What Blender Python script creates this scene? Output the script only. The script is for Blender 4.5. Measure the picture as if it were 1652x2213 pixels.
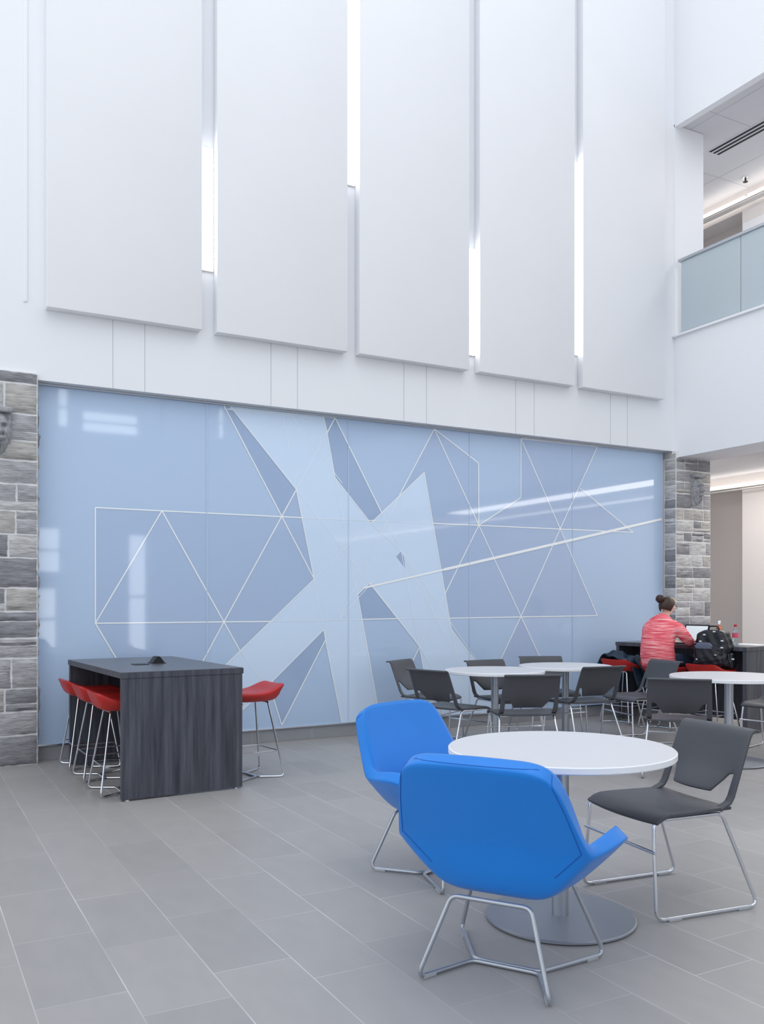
import bpy, bmesh, math, random
from mathutils import Vector, Matrix
from mathutils.geometry import tessellate_polygon
PI = math.pi
R = math.radians
for o in list(bpy.data.objects): bpy.data.objects.remove(o)
scn = bpy.context.scene
C = scn.collection

# ------------------------------------------------------------------ camera, world, lights
FPX, CXP, YH, YAW, CAMH = 1917.3, 826.0, 1300.9, 1.0728, 1.40
cd = bpy.data.cameras.new('camera'); cam = bpy.data.objects.new('camera', cd); C.objects.link(cam)
cd.sensor_fit = 'HORIZONTAL'; cd.sensor_width = 36; cd.lens = FPX/1652*36
cd.shift_y = (YH-1106.5)/1652; cd.clip_start = .05; cd.clip_end = 200
cam.location = (0, 0, CAMH); cam.rotation_euler = (R(90), 0, -(PI/2-YAW))
scn.camera = cam
scn.view_settings.view_transform = 'Standard'; scn.view_settings.look = 'None'
scn.view_settings.gamma = 1; scn.view_settings.use_curve_mapping = False
scn.view_settings.exposure = 0.33
w = bpy.data.worlds.new('world'); scn.world = w; w.use_nodes = True
bg = w.node_tree.nodes['Background']; bg.inputs[0].default_value = (.92, .96, 1, 1); bg.inputs[1].default_value = 1.08

def area(name, loc, rot, sx, sy, power, col):
    l = bpy.data.lights.new(name, 'AREA'); l.shape = 'RECTANGLE'; l.size = sx; l.size_y = sy; l.energy = power; l.color = col
    o = bpy.data.objects.new(name, l); C.objects.link(o); o.location = loc; o.rotation_euler = rot; return o
area('daylight_from_atrium_glazing', (3.0, -7.5, 5.5), (R(84), 0, 0), 14, 6, 640, (.96, .98, 1))
area('skylight', (3.5, 2.5, 12.0), (0, 0, 0), 9, 7, 120, (.96, .98, 1))
area('corridor_fill', (10.1, 5.2, 3.22), (0, 0, 0), .5, 8, 90, (1, .95, .90))  # added fill that brightens the lower passage, no fitting there
area('gallery_fill', (10.1, 5.2, 7.42), (0, 0, 0), .5, 8, 42, (1, .97, .94))  # invisible fill added because the gallery needs more light

# ------------------------------------------------------------------ pixel helpers (photo pixel -> world)
RV = (math.sin(YAW), -math.cos(YAW)); FV = (math.cos(YAW), math.sin(YAW))
def ray(px, py):
    a = (px-CXP)/FPX
    return (a*RV[0]+FV[0], a*RV[1]+FV[1], (YH-py)/FPX)
def onY(px, py, Y):
    r = ray(px, py); t = Y/r[1]; return (r[0]*t, CAMH+r[2]*t)
def at(px, t):
    r = ray(px, 0); return Vector((r[0]*t, r[1]*t))
def camdir(hx, hz):
    v = Vector((hx*RV[0]+hz*FV[0], hx*RV[1]+hz*FV[1])); return math.atan2(v.y, v.x)

# ------------------------------------------------------------------ materials
def srgb(r, g, b):
    f = lambda c: (c/255/12.92) if c/255 <= .04045 else ((c/255+.055)/1.055)**2.4
    return (f(r), f(g), f(b), 1)
def mat(name, col, rough=.5, metal=0, spec=.5, noise=0, nscale=8, bump=0, bscale=60, emit=None, estr=0, coat=0, stretch=None, trans=0, ior=1.45):
    m = bpy.data.materials.new(name); m.use_nodes = True; nt = m.node_tree; b = nt.nodes['Principled BSDF']
    b.inputs['Base Color'].default_value = col; b.inputs['Roughness'].default_value = rough; b.inputs['Metallic'].default_value = metal
    b.inputs['Specular IOR Level'].default_value = spec; b.inputs['Coat Weight'].default_value = coat; b.inputs['Coat Roughness'].default_value = .04
    b.inputs['Transmission Weight'].default_value = trans; b.inputs['IOR'].default_value = ior
    if emit: b.inputs['Emission Color'].default_value = emit; b.inputs['Emission Strength'].default_value = estr
    tc = nt.nodes.new('ShaderNodeTexCoord'); mp = nt.nodes.new('ShaderNodeMapping'); nt.links.new(tc.outputs['Object'], mp.inputs[0])
    if stretch: mp.inputs['Scale'].default_value = stretch
    if noise:
        n = nt.nodes.new('ShaderNodeTexNoise'); n.inputs['Scale'].default_value = nscale; n.inputs['Detail'].default_value = 4
        nt.links.new(mp.outputs[0], n.inputs[0])
        rp = nt.nodes.new('ShaderNodeValToRGB'); rp.color_ramp.elements[0].position = .3; rp.color_ramp.elements[1].position = .7
        rp.color_ramp.elements[0].color = tuple(c*(1-noise) for c in col[:3])+(1,)
        rp.color_ramp.elements[1].color = tuple(min(1, c*(1+noise)) for c in col[:3])+(1,)
        nt.links.new(n.outputs[0], rp.inputs[0]); nt.links.new(rp.outputs[0], b.inputs['Base Color'])
    if bump:
        n2 = nt.nodes.new('ShaderNodeTexNoise'); n2.inputs['Scale'].default_value = bscale; n2.inputs['Detail'].default_value = 3
        nt.links.new(mp.outputs[0], n2.inputs[0])
        bp = nt.nodes.new('ShaderNodeBump'); bp.inputs['Strength'].default_value = bump; bp.inputs['Distance'].default_value = .01
        nt.links.new(n2.outputs[0], bp.inputs['Height']); nt.links.new(bp.outputs[0], b.inputs['Normal'])
    return m
M = {}
M['white'] = mat('white_paint', srgb(236, 238, 242), .6, bump=.02, bscale=90)
M['panel'] = mat('white_panel', srgb(237, 238, 242), .5, noise=.01, nscale=1)
M['panel_edge'] = mat('panel_edge', srgb(205, 210, 218), .5)
M['ceil'] = mat('ceiling_tile', srgb(212, 212, 216), .8, bump=.05, bscale=200)
M['seam'] = mat('panel_seam', srgb(186, 190, 198), .7)
M['tileline'] = mat('ceiling_joint', srgb(180, 181, 187), .8)
M['channel'] = mat('aluminium_channel', srgb(190, 195, 202), .35, metal=.7)
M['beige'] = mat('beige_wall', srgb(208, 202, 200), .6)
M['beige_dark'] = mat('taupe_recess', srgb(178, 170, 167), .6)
M['light'] = mat('lamp_diffuser', (1, 1, 1, 1), .5, emit=(1, .99, .97, 1), estr=5)
M['light_warm'] = mat('warm_diffuser', (1, 1, 1, 1), .5, emit=(1, .94, .86, 1), estr=2.4)
M['sky_pane'] = mat('daylit_pane', (1, 1, 1, 1), .2, emit=(.9, .96, 1, 1), estr=4)
M['lamp_body'] = mat('lamp_body', srgb(225, 222, 218), .4)
M['black'] = mat('black_plastic', srgb(26, 28, 32), .4)
M['void'] = mat('slot_dark', srgb(40, 42, 48), .7)
M['chrome'] = mat('chrome', srgb(222, 226, 232), .16, metal=1)
M['silver'] = mat('silver_powdercoat', srgb(178, 184, 193), .34, metal=.75)
M['base_silver'] = mat('base_silver', srgb(150, 156, 166), .42, metal=.55)
M['glide'] = mat('clear_glide', srgb(168, 172, 178), .35)
M['chair'] = mat('charcoal_plastic', srgb(76, 78, 84), .42, spec=.45, bump=.08, bscale=500)
M['top_white'] = mat('white_laminate', srgb(214, 215, 220), .38)
M['edge_white'] = mat('white_edge', srgb(240, 243, 248), .35)
M['blue'] = mat('blue_vinyl', srgb(1, 124, 219), .45, spec=.45, bump=.06, bscale=260, noise=.04, nscale=3)
for k_, v_ in (('Sheen Weight', .18), ('Sheen Roughness', .5), ('Sheen Tint', (.85, .9, 1, 1))): M['blue'].node_tree.nodes['Principled BSDF'].inputs[k_].default_value = v_
M['piping'] = mat('blue_seam', srgb(6, 88, 176), .6)
M['red'] = mat('red_leather', srgb(186, 42, 38), .38, spec=.5, bump=.05, bscale=220, noise=.08, nscale=5)
M['reddesk'] = M['red']
M['skin'] = mat('skin', srgb(232, 190, 172), .5)
M['hair'] = mat('dark_brown_hair', srgb(58, 38, 32), .5, noise=.35, nscale=60, stretch=(1, 1, .3))
M['band'] = mat('pale_headband', srgb(214, 190, 150), .6)
M['jeans'] = mat('navy_denim', srgb(32, 48, 74), .8, noise=.2, nscale=60)
M['jacket'] = mat('navy_jacket', srgb(26, 48, 68), .7, noise=.35, nscale=9)
M['shoe'] = mat('dark_shoe', srgb(40, 40, 46), .6)
M['bag'] = mat('black_nylon', srgb(16, 20, 30), .32, noise=.4, nscale=14, bump=.25, bscale=20)
M['bag_mesh'] = mat('grey_mesh_pocket', srgb(96, 102, 122), .6)
M['silverdot'] = mat('reflective_tab', srgb(225, 230, 238), .3)
M['copper'] = mat('copper_metal', srgb(176, 112, 80), .3, metal=.8)
M['pet'] = mat('clear_plastic', srgb(225, 232, 240), .08, trans=.75)
M['redcap'] = mat('red_cap', srgb(190, 30, 50), .4)
M['pinklabel'] = mat('pink_label', srgb(222, 90, 120), .5)
M['paper'] = mat('white_paper', srgb(238, 240, 242), .7)
M['laptop'] = mat('laptop_shell', srgb(58, 62, 70), .35, metal=.4)
M['screen'] = mat('laptop_screen', srgb(215, 225, 228), .3, emit=srgb(214, 226, 230), estr=.3)
M['carve'] = mat('carved_stone', srgb(158, 160, 164), .9, noise=.22, nscale=26, bump=.5, bscale=40)
M['mortar'] = mat('mortar', srgb(226, 227, 229), .95, noise=.06, nscale=30, bump=.4, bscale=60)
M['stone'] = [mat('stone_'+n, srgb(*c), .9, noise=.25, nscale=9, bump=.9, bscale=16, stretch=(1.1, 1.1, 5.5)) for n, c in
              (('mid_grey', (165, 165, 169)), ('dark_grey', (138, 139, 144)), ('pale_grey', (190, 190, 191)), ('warm_grey', (176, 174, 171)))]
M['grille'] = M['void']
M['tilebase'] = mat('skirting_tile', srgb(150, 152, 157), .5, noise=.04, nscale=4)

def frosted():
    m = mat('frosted_glass', srgb(208, 221, 228), .45, trans=.35, spec=.5)
    return m
M['frost'] = frosted()

# mural colours (printed on the back of the glass)
def mural(name, c): return mat(name, srgb(*c), .5, coat=1.0, spec=.2)
M['m_base'] = mural('mural_blue', (183, 206, 235))
M['m_dark'] = mural('mural_blue_grey', (174, 195, 226))
M['m_darker'] = mural('mural_slate_blue', (163, 185, 217))
M['m_light'] = mural('mural_pale_blue', (212, 232, 255))
M['m_line'] = mural('mural_white_line', (248, 253, 255))
M['m_faint'] = mural('mural_faint_line', (229, 242, 255))
M['m_seam'] = mural('mural_joint', (200, 218, 242))

def wood():
    m = bpy.data.materials.new('dark_wood_laminate'); m.use_nodes = True; nt = m.node_tree; b = nt.nodes['Principled BSDF']
    tc = nt.nodes.new('ShaderNodeTexCoord'); mp = nt.nodes.new('ShaderNodeMapping'); mp.inputs['Scale'].default_value = (1, 1, .05)
    nt.links.new(tc.outputs['Object'], mp.inputs[0])
    n = nt.nodes.new('ShaderNodeTexNoise'); n.inputs['Scale'].default_value = 26; n.inputs['Detail'].default_value = 8; n.inputs['Roughness'].default_value = .65
    nt.links.new(mp.outputs[0], n.inputs[0])
    rp = nt.nodes.new('ShaderNodeValToRGB')
    rp.color_ramp.elements[0].position = .32; rp.color_ramp.elements[0].color = srgb(46, 48, 58)
    rp.color_ramp.elements[1].position = .72; rp.color_ramp.elements[1].color = srgb(92, 95, 106)
    nt.links.new(n.outputs[0], rp.inputs[0]); nt.links.new(rp.outputs[0], b.inputs['Base Color'])
    b.inputs['Roughness'].default_value = .42
    return m
M['wood'] = wood()
M['woodtop'] = mat('dark_laminate_top', srgb(84, 87, 94), .3, noise=.06, nscale=10)

def floor_mat():
    m = bpy.data.materials.new('grey_floor_tile'); m.use_nodes = True; nt = m.node_tree; b = nt.nodes['Principled BSDF']; L = nt.links.new
    def N(t, **k):
        n = nt.nodes.new(t)
        for a, v in k.items(): setattr(n, a, v)
        return n
    def mt(op, a, b_=None):
        n = N('ShaderNodeMath', operation=op)
        for i, v in enumerate((a, b_)):
            if v is None: continue
            if isinstance(v, (int, float)): n.inputs[i].default_value = v
            else: L(v, n.inputs[i])
        return n.outputs[0]
    geo = N('ShaderNodeNewGeometry'); sx = N('ShaderNodeSeparateXYZ'); L(geo.outputs['Position'], sx.inputs[0])
    X, Y = sx.outputs[0], sx.outputs[1]
    W_, L_ = .3165, .66
    u = mt('DIVIDE', mt('ADD', X, -.088+10*W_), W_); row = mt('FLOOR', u); fu = mt('FRACT', u)
    par = mt('MODULO', row, 2.0)
    v = mt('DIVIDE', mt('ADD', mt('SUBTRACT', Y, mt('ADD', mt('MULTIPLY', par, .22), .38)), 20*L_), L_)
    fv = mt('FRACT', v); col = mt('FLOOR', v)
    du = mt('MULTIPLY', mt('MINIMUM', fu, mt('SUBTRACT', 1.0, fu)), W_)
    dv = mt('MULTIPLY', mt('MINIMUM', fv, mt('SUBTRACT', 1.0, fv)), L_)
    ju = mt('LESS_THAN', du, .0021); jv = mt('LESS_THAN', dv, .0019)
    n0 = N('ShaderNodeTexNoise'); n0.inputs['Scale'].default_value = 1.3; L(geo.outputs['Position'], n0.inputs[0])
    wear = N('ShaderNodeMapRange'); wear.inputs['From Min'].default_value = .4; wear.inputs['From Max'].default_value = .62
    wear.inputs['To Min'].default_value = .25; wear.inputs['To Max'].default_value = 1; L(n0.outputs[0], wear.inputs[0])
    joint = mt('MULTIPLY', mt('MAXIMUM', ju, mt('MULTIPLY', jv, .8)), wear.outputs[0])
    cmb = N('ShaderNodeCombineXYZ'); L(row, cmb.inputs[0]); L(col, cmb.inputs[1])
    wn = N('ShaderNodeTexWhiteNoise', noise_dimensions='2D'); L(cmb.outputs[0], wn.inputs[0])
    mp = N('ShaderNodeMapping'); mp.inputs['Scale'].default_value = (3, 1.2, 1); mp.inputs['Rotation'].default_value = (0, 0, .5); L(geo.outputs['Position'], mp.inputs[0])
    n1 = N('ShaderNodeTexNoise'); n1.inputs['Scale'].default_value = 3.5; n1.inputs['Detail'].default_value = 6; L(mp.outputs[0], n1.inputs[0])
    f = mt('ADD', mt('MULTIPLY', wn.outputs[0], .45), mt('MULTIPLY', n1.outputs[0], .7))
    rp = N('ShaderNodeValToRGB'); rp.color_ramp.elements[0].color = srgb(149, 148, 149); rp.color_ramp.elements[1].color = srgb(167, 165, 165)
    L(f, rp.inputs[0])
    mx = N('ShaderNodeMix', data_type='RGBA'); L(joint, mx.inputs[0]); L(rp.outputs[0], mx.inputs[6]); mx.inputs[7].default_value = srgb(205, 205, 206)
    L(mx.outputs[2], b.inputs['Base Color']); b.inputs['Roughness'].default_value = .42; b.inputs['Specular IOR Level'].default_value = .4
    bp = N('ShaderNodeBump'); bp.inputs['Strength'].default_value = .12; bp.inputs['Distance'].default_value = .004
    L(mt('SUBTRACT', n1.outputs[0], joint), bp.inputs['Height']); L(bp.outputs[0], b.inputs['Normal'])
    return m
M['floor'] = floor_mat()

def sweater():
    m = bpy.data.materials.new('coral_knit'); m.use_nodes = True; nt = m.node_tree; b = nt.nodes['Principled BSDF']
    tc = nt.nodes.new('ShaderNodeTexCoord'); mp = nt.nodes.new('ShaderNodeMapping'); mp.inputs['Scale'].default_value = (4, 4, 70)
    nt.links.new(tc.outputs['Object'], mp.inputs[0]); n = nt.nodes.new('ShaderNodeTexNoise'); n.inputs['Scale'].default_value = 1.6; n.inputs['Detail'].default_value = 4
    nt.links.new(mp.outputs[0], n.inputs[0]); rp = nt.nodes.new('ShaderNodeValToRGB')
    e = rp.color_ramp.elements; e[0].position = .36; e[0].color = srgb(214, 74, 90); e[1].position = .66; e[1].color = srgb(252, 186, 190)
    x = rp.color_ramp.elements.new(.5); x.color = srgb(242, 112, 122)
    nt.links.new(n.outputs[0], rp.inputs[0]); nt.links.new(rp.outputs[0], b.inputs['Base Color']); b.inputs['Roughness'].default_value = .9
    bp = nt.nodes.new('ShaderNodeBump'); bp.inputs['Strength'].default_value = .5; bp.inputs['Distance'].default_value = .006
    nt.links.new(n.outputs[0], bp.inputs['Height']); nt.links.new(bp.outputs[0], b.inputs['Normal'])
    return m
M['coral'] = sweater()
M['white_stripe'] = mat('white_knit_stripe', srgb(250, 214, 218), .9)

# ------------------------------------------------------------------ mesh helpers
def link(name, bm, m, parent=None, smooth=False, loc=None, rz=None):
    me = bpy.data.meshes.new(name); bmesh.ops.recalc_face_normals(bm, faces=bm.faces[:]); bm.to_mesh(me); bm.free()
    ms = m if isinstance(m, (list, tuple)) else [m]
    for x in ms: me.materials.append(x)
    if smooth:
        for p in me.polygons: p.use_smooth = True
        try: me.set_sharp_from_angle(angle=R(smooth if smooth is not True else 40))
        except Exception: pass
    o = bpy.data.objects.new(name, me); C.objects.link(o)
    if parent: o.parent = parent
    if loc is not None: o.location = loc
    if rz is not None: o.rotation_euler = (0, 0, rz)
    return o
def tag(o, label=None, cat=None, group=None):
    if label: o['label'] = label
    if cat: o['category'] = cat
    if group: o['group'] = group
    return o
def thing(name, label, cat, loc=(0, 0, 0), rz=0, group=None):
    o = bpy.data.objects.new(name, None); C.objects.link(o); o.empty_display_size = .1
    o.location = loc; o.rotation_euler = (0, 0, rz); return tag(o, label, cat, group)
def struct(name, bm, m, smooth=False):
    o = link(name, bm, m, None, smooth); o['kind'] = 'structure'; return o
def dup(root, loc, rz, label, group=None, name=None):
    def cp(o, par):
        c = o.copy(); C.objects.link(c)
        if par: c.parent = par
        for ch in [x for x in bpy.data.objects if x.parent == o]: cp(ch, c)
        return c
    r = cp(root, None); r.location = loc; r.rotation_euler = (0, 0, rz); r['label'] = label
    if group: r['group'] = group
    return r
def box(bm, x0, x1, y0, y1, z0, z1, mi=0, bev=0, M4=None):
    vs = [bm.verts.new((x, y, z)) for x in (x0, x1) for y in (y0, y1) for z in (z0, z1)]
    if M4: 
        for v in vs: v.co = M4 @ v.co
    fs = []
    for q in ((0, 1, 3, 2), (4, 6, 7, 5), (0, 4, 5, 1), (2, 3, 7, 6), (0, 2, 6, 4), (1, 5, 7, 3)):
        f = bm.faces.new([vs[i] for i in q]); f.material_index = mi; fs.append(f)
    if bev:
        es = list({e for f in fs for e in f.edges})
        bmesh.ops.recalc_face_normals(bm, faces=fs)
        r = bmesh.ops.bevel(bm, geom=es, offset=bev, segments=2, affect='EDGES', profile=.5)
        for f in r['faces']: f.material_index = mi
    return vs
def bx(*a, **k):
    bm = bmesh.new(); box(bm, *a, **k); return bm
def lathe(bm, prof, n=48, mi=0, cx=0, cy=0):
    rings = []
    for r, z in prof:
        if r < 1e-6: rings.append([bm.verts.new((cx, cy, z))])
        else: rings.append([bm.verts.new((cx+r*math.cos(2*PI*i/n), cy+r*math.sin(2*PI*i/n), z)) for i in range(n)])
    for a, b in zip(rings, rings[1:]):
        for i in range(n):
            j = (i+1) % n
            if len(a) == 1 and len(b) == 1: continue
            if len(a) == 1: f = bm.faces.new((a[0], b[i], b[j]))
            elif len(b) == 1: f = bm.faces.new((a[i], a[j], b[0]))
            else: f = bm.faces.new((a[i], a[j], b[j], b[i]))
            f.material_index = mi
def fillet(pts, rad, closed=False, n=5):
    pts = [Vector(p) for p in pts]; out = []; N = len(pts)
    for i, p in enumerate(pts):
        if not closed and i in (0, N-1): out.append(p); continue
        a, b = pts[i-1], pts[(i+1) % N]
        r = rad[i] if isinstance(rad, (list, tuple)) else rad
        da, db = (a-p), (b-p); ra = min(r, da.length*.48, db.length*.48)
        p0, p1 = p+da.normalized()*ra, p+db.normalized()*ra
        for k in range(n+1):
            t = k/n; out.append(p0*(1-t)**2+p*2*t*(1-t)+p1*t*t)
    return out
def tube(bm, pts, r, closed=False, seg=10, mi=0):
    pts = [Vector(p) for p in pts]; q = [pts[0]]
    for p in pts[1:]:
        if (p-q[-1]).length > 1e-5: q.append(p)
    if closed and (q[0]-q[-1]).length < 1e-5: q.pop()
    pts = q; N = len(pts)
    def tan(i):
        if closed: return (pts[(i+1) % N]-pts[i-1]).normalized()
        return (pts[min(i+1, N-1)]-pts[max(i-1, 0)]).normalized()
    t = tan(0); up = Vector((0, 0, 1)) if abs(t.z) < .9 else Vector((1, 0, 0)); nrm = t.cross(up).normalized(); rings = []
    for i in range(N):
        t2 = tan(i); ax = t.cross(t2)
        if ax.length > 1e-7: nrm = Matrix.Rotation(t.angle(t2), 3, ax.normalized()) @ nrm
        t = t2; bn = t.cross(nrm).normalized(); nrm = bn.cross(t).normalized()
        rr = r[i] if isinstance(r, (list, tuple)) else r
        rings.append([bm.verts.new(pts[i]+nrm*math.cos(2*PI*k/seg)*rr+bn*math.sin(2*PI*k/seg)*rr) for k in range(seg)])
    if closed:
        best = min(range(seg), key=lambda s: sum((rings[-1][k].co-rings[0][(k+s) % seg].co).length for k in range(seg)))
    for i in range(N if closed else N-1):
        a = rings[i]; b = rings[(i+1) % N]; s = best if (closed and i == N-1) else 0
        for k in range(seg):
            f = bm.faces.new((a[k], a[(k+1) % seg], b[(k+1+s) % seg], b[(k+s) % seg])); f.material_index = mi
    if not closed:
        for rg in (rings[0], rings[-1]):
            f = bm.faces.new(rg); f.material_index = mi
def mesh_obj(name, verts, faces, m, parent=None, smooth=True):
    bm = bmesh.new(); vs = [bm.verts.new(v) for v in verts]
    for f in faces: bm.faces.new([vs[i] for i in f])
    return link(name, bm, m, parent, smooth)
def smod(o, lv=2):
    s = o.modifiers.new('s', 'SUBSURF'); s.levels = lv; s.render_levels = lv; return o
def prism(bm, poly, y0, y1, mi=0):   # polygon in XZ extruded along Y
    a = [bm.verts.new((x, y0, z)) for x, z in poly]; b = [bm.verts.new((x, y1, z)) for x, z in poly]
    f = bm.faces.new(a); f.material_index = mi; f = bm.faces.new(b[::-1]); f.material_index = mi
    n = len(poly)
    for i in range(n):
        f = bm.faces.new((a[i], b[i], b[(i+1) % n], a[(i+1) % n])); f.material_index = mi

# ------------------------------------------------------------------ the setting
YL, YP, YM = 8.18, 8.07, 8.30            # lintel plane, panel front plane, mural plane
struct('floor', bx(-5, 14, -9, 11.2, -.2, 0), M['floor'])
bm = bmesh.new()
box(bm, -5, 8.72, YL, 8.6, 3.325, 13)                         # white wall over the mural
struct('wall_back', bm, M['white'])
struct('wall_mural_backing', bx(1.052, 8.64, YM+.012, 8.6, .13, 3.325), M['white'])
struct('baseboard_back', bx(1.0, 8.64, YM+.006, 8.6, 0, .13, bev=.003), M['tilebase'])
bm = bmesh.new()
for x in (1.75, 2.4, 3.05, 3.7, 4.35, 5.0, 5.65, 6.3, 6.95, 7.6): box(bm, x-.0015, x+.0015, YM+.004, YM+.0065, .002, .128)
struct('trim_1', bm, M['seam'])
bm = bmesh.new()                                              # fine vertical seams of the frieze
for x in (1.686, 1.972, 3.205, 3.486, 4.711, 4.993, 6.188, 6.453, 7.62, 7.9): box(bm, x-.0025, x+.0025, YL-.0015, YL+.002, 3.327, 3.95)
struct('trim_2', bm, M['seam'])
struct('trim_3', bx(.935, .965, YL-.012, YL+.001, 3.985, 13, bev=.003), M['panel'])
# right wall with gallery opening and lower passage
bm = bmesh.new()
box(bm, 8.70, 9.29, -9, 8.6, 3.24, 4.77)
box(bm, 8.70, 8.80, -9, 8.6, 7.47, 13)
box(bm, 8.70, 9.22, 8.17, 8.6, 4.77, 7.50)
struct('wall_right', bm, M['white'])
bm = bmesh.new(); box(bm, 8.66, 8.80, -9, 8.17, 4.77, 4.80, bev=.004)
struct('trim_4', bm, M['white'])
struct('ceiling_1', bx(9.29, 12.4, -9, 11.2, 3.29, 3.4), M['ceil'])
struct('floor_2', bx(9.29, 12.4, -9, 11.2, 4.5, 4.72), M['ceil'])
struct('ceiling_2', bx(8.80, 12.4, -9, 11.2, 7.505, 7.6), M['ceil'])
bm = bmesh.new()
for y in (8.9, 7.75, 6.55, 5.35, 4.15, 2.95): box(bm, 8.8, 11.0, y-.003, y+.003, 7.503, 7.506)
for x in (8.98, 10.35): box(bm, x-.003, x+.003, -2, 10.9, 7.503, 7.506)
for y in (7.2, 6.0, 4.8): box(bm, 9.29, 11.0, y-.006, y+.006, 3.287, 3.291)
struct('trim_5', bm, M['tileline'])
bm = bmesh.new(); box(bm, 11.0, 12.4, -9, 9.02, 0, 3.29); box(bm, 11.0, 12.4, -9, 9.02, 4.72, 7.505); box(bm, 11.0, 11.5, 9.02, 11.2, 3.12, 3.29); box(bm, 11.0, 11.5, 9.02, 11.2, 7.2, 7.505)
struct('wall_far_right', bm, M['beige'])
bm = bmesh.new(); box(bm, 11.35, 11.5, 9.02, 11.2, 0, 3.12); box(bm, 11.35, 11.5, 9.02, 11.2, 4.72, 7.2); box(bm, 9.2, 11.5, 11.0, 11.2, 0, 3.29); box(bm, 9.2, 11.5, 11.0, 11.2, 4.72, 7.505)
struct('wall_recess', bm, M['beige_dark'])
struct('baseboard_far_right', bx(10.985, 11.0, -9, 9.02, 0, .1), M['black'])
# wall behind the camera with tall windows, mirrored faintly in the glass
def vwin(px0, px1, py0, py1):
    V_ = 2*YM+6.14; r0 = ray(px0, 0); r1 = ray(px1, 0); m_ = (r0[1]+r1[1])/2
    return (r0[0]/r0[1]*V_, r1[0]/r1[1]*V_, CAMH+(YH-py1)/FPX/m_*V_, CAMH+(YH-py0)/FPX/m_*V_)
wins = (vwin(78, 132, 1138, 1240), vwin(78, 124, 1268, 1408), vwin(275, 318, 1153, 1425), vwin(122, 150, 835, 925), vwin(175, 300, 890, 940), vwin(345, 352, 850, 945), vwin(470, 486, 880, 950))  # fourth one is a made-up window imitating the upper gallery's reflection
xs = sorted({-5, 14}|{a for q in wins for a in q[:2]}); zs = sorted({0, 9}|{a for q in wins for a in q[2:]})
bm = bmesh.new()
for x0, x1 in zip(xs, xs[1:]):
    for z0, z1 in zip(zs, zs[1:]):
        mx, mz = (x0+x1)/2, (z0+z1)/2
        if not any(a < mx < b and c < mz < d for a, b, c, d in wins): box(bm, x0, x1, -6.3, -6.0, z0, z1)
bmesh.ops.remove_doubles(bm, verts=bm.verts[:], dist=1e-4)
struct('wall_front', bm, M['white'])
for i, (a, b, c, d) in enumerate(wins):
    bm = bmesh.new(); box(bm, a, b, -6.17, -6.13, c, c+.05); box(bm, a, b, -6.17, -6.13, d-.05, d); box(bm, a, a+.05, -6.17, -6.13, c, d); box(bm, b-.05, b, -6.17, -6.13, c, d); box(bm, a, b, -6.165, -6.135, (c+d)/2-.03, (c+d)/2+.03)
    wo = struct('window_%d' % (i+1), bm, M['channel'])
    link('pane', bx(a, b, -6.2, -6.18, c, d), M['sky_pane'], wo)

# ------------------------------------------------------------------ tall white wall panels and the lamps between them
pans = [(1.112, 2.477), (2.624, 3.992), (4.129, 5.477), (5.618, 6.967), (7.094, 8.426)]
plab = ['tall white wall panel above the dark bar table, leftmost, left of the first lamp',
        'tall white wall panel between the first short lamp and the topmost long lamp',
        'tall white wall panel in the middle, right of the topmost lamp strip',
        'tall white wall panel between the lowest lamp and the long right lamp',
        'tall white wall panel beside the right-hand corner, rightmost of five']
for (a, b), l in zip(pans, plab):
    bm = bmesh.new(); box(bm, a, b, YP, YL-.001, 3.94, 13, bev=.004)
    tag(link('wall_panel', bm, M['panel'], None, 30), l, 'wall panel', 'tall white wall panels')
for (a, b, z0, z1, l) in ((2.485, 2.616, 4.54, 5.69, 'vertical white lamp in the leftmost gap between the panels'),
                          (4.0, 4.121, 5.69, 9.5, 'vertical white lamp running out of the top of the photo'),
                          (5.485, 5.61, 4.14, 5.31, 'short vertical white lamp lowest on the wall, right of centre'),
                          (6.975, 7.086, 4.34, 6.62, 'long vertical white lamp in the rightmost gap near the gallery')):
    t = thing('wall_lamp', l, 'lamp', ((a+b)/2, YL, z0), 0, 'vertical strip lamps between the panels')
    h = z1-z0; wd = (b-a)/2
    link('housing', bx(-wd, wd, -.02, -.001, -.012, h+.012, bev=.003), M['lamp_body'], t)
    link('diffuser', bx(-wd+.006, wd-.006, -.032, -.021, 0, h, bev=.003), M['light'], t)

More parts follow.
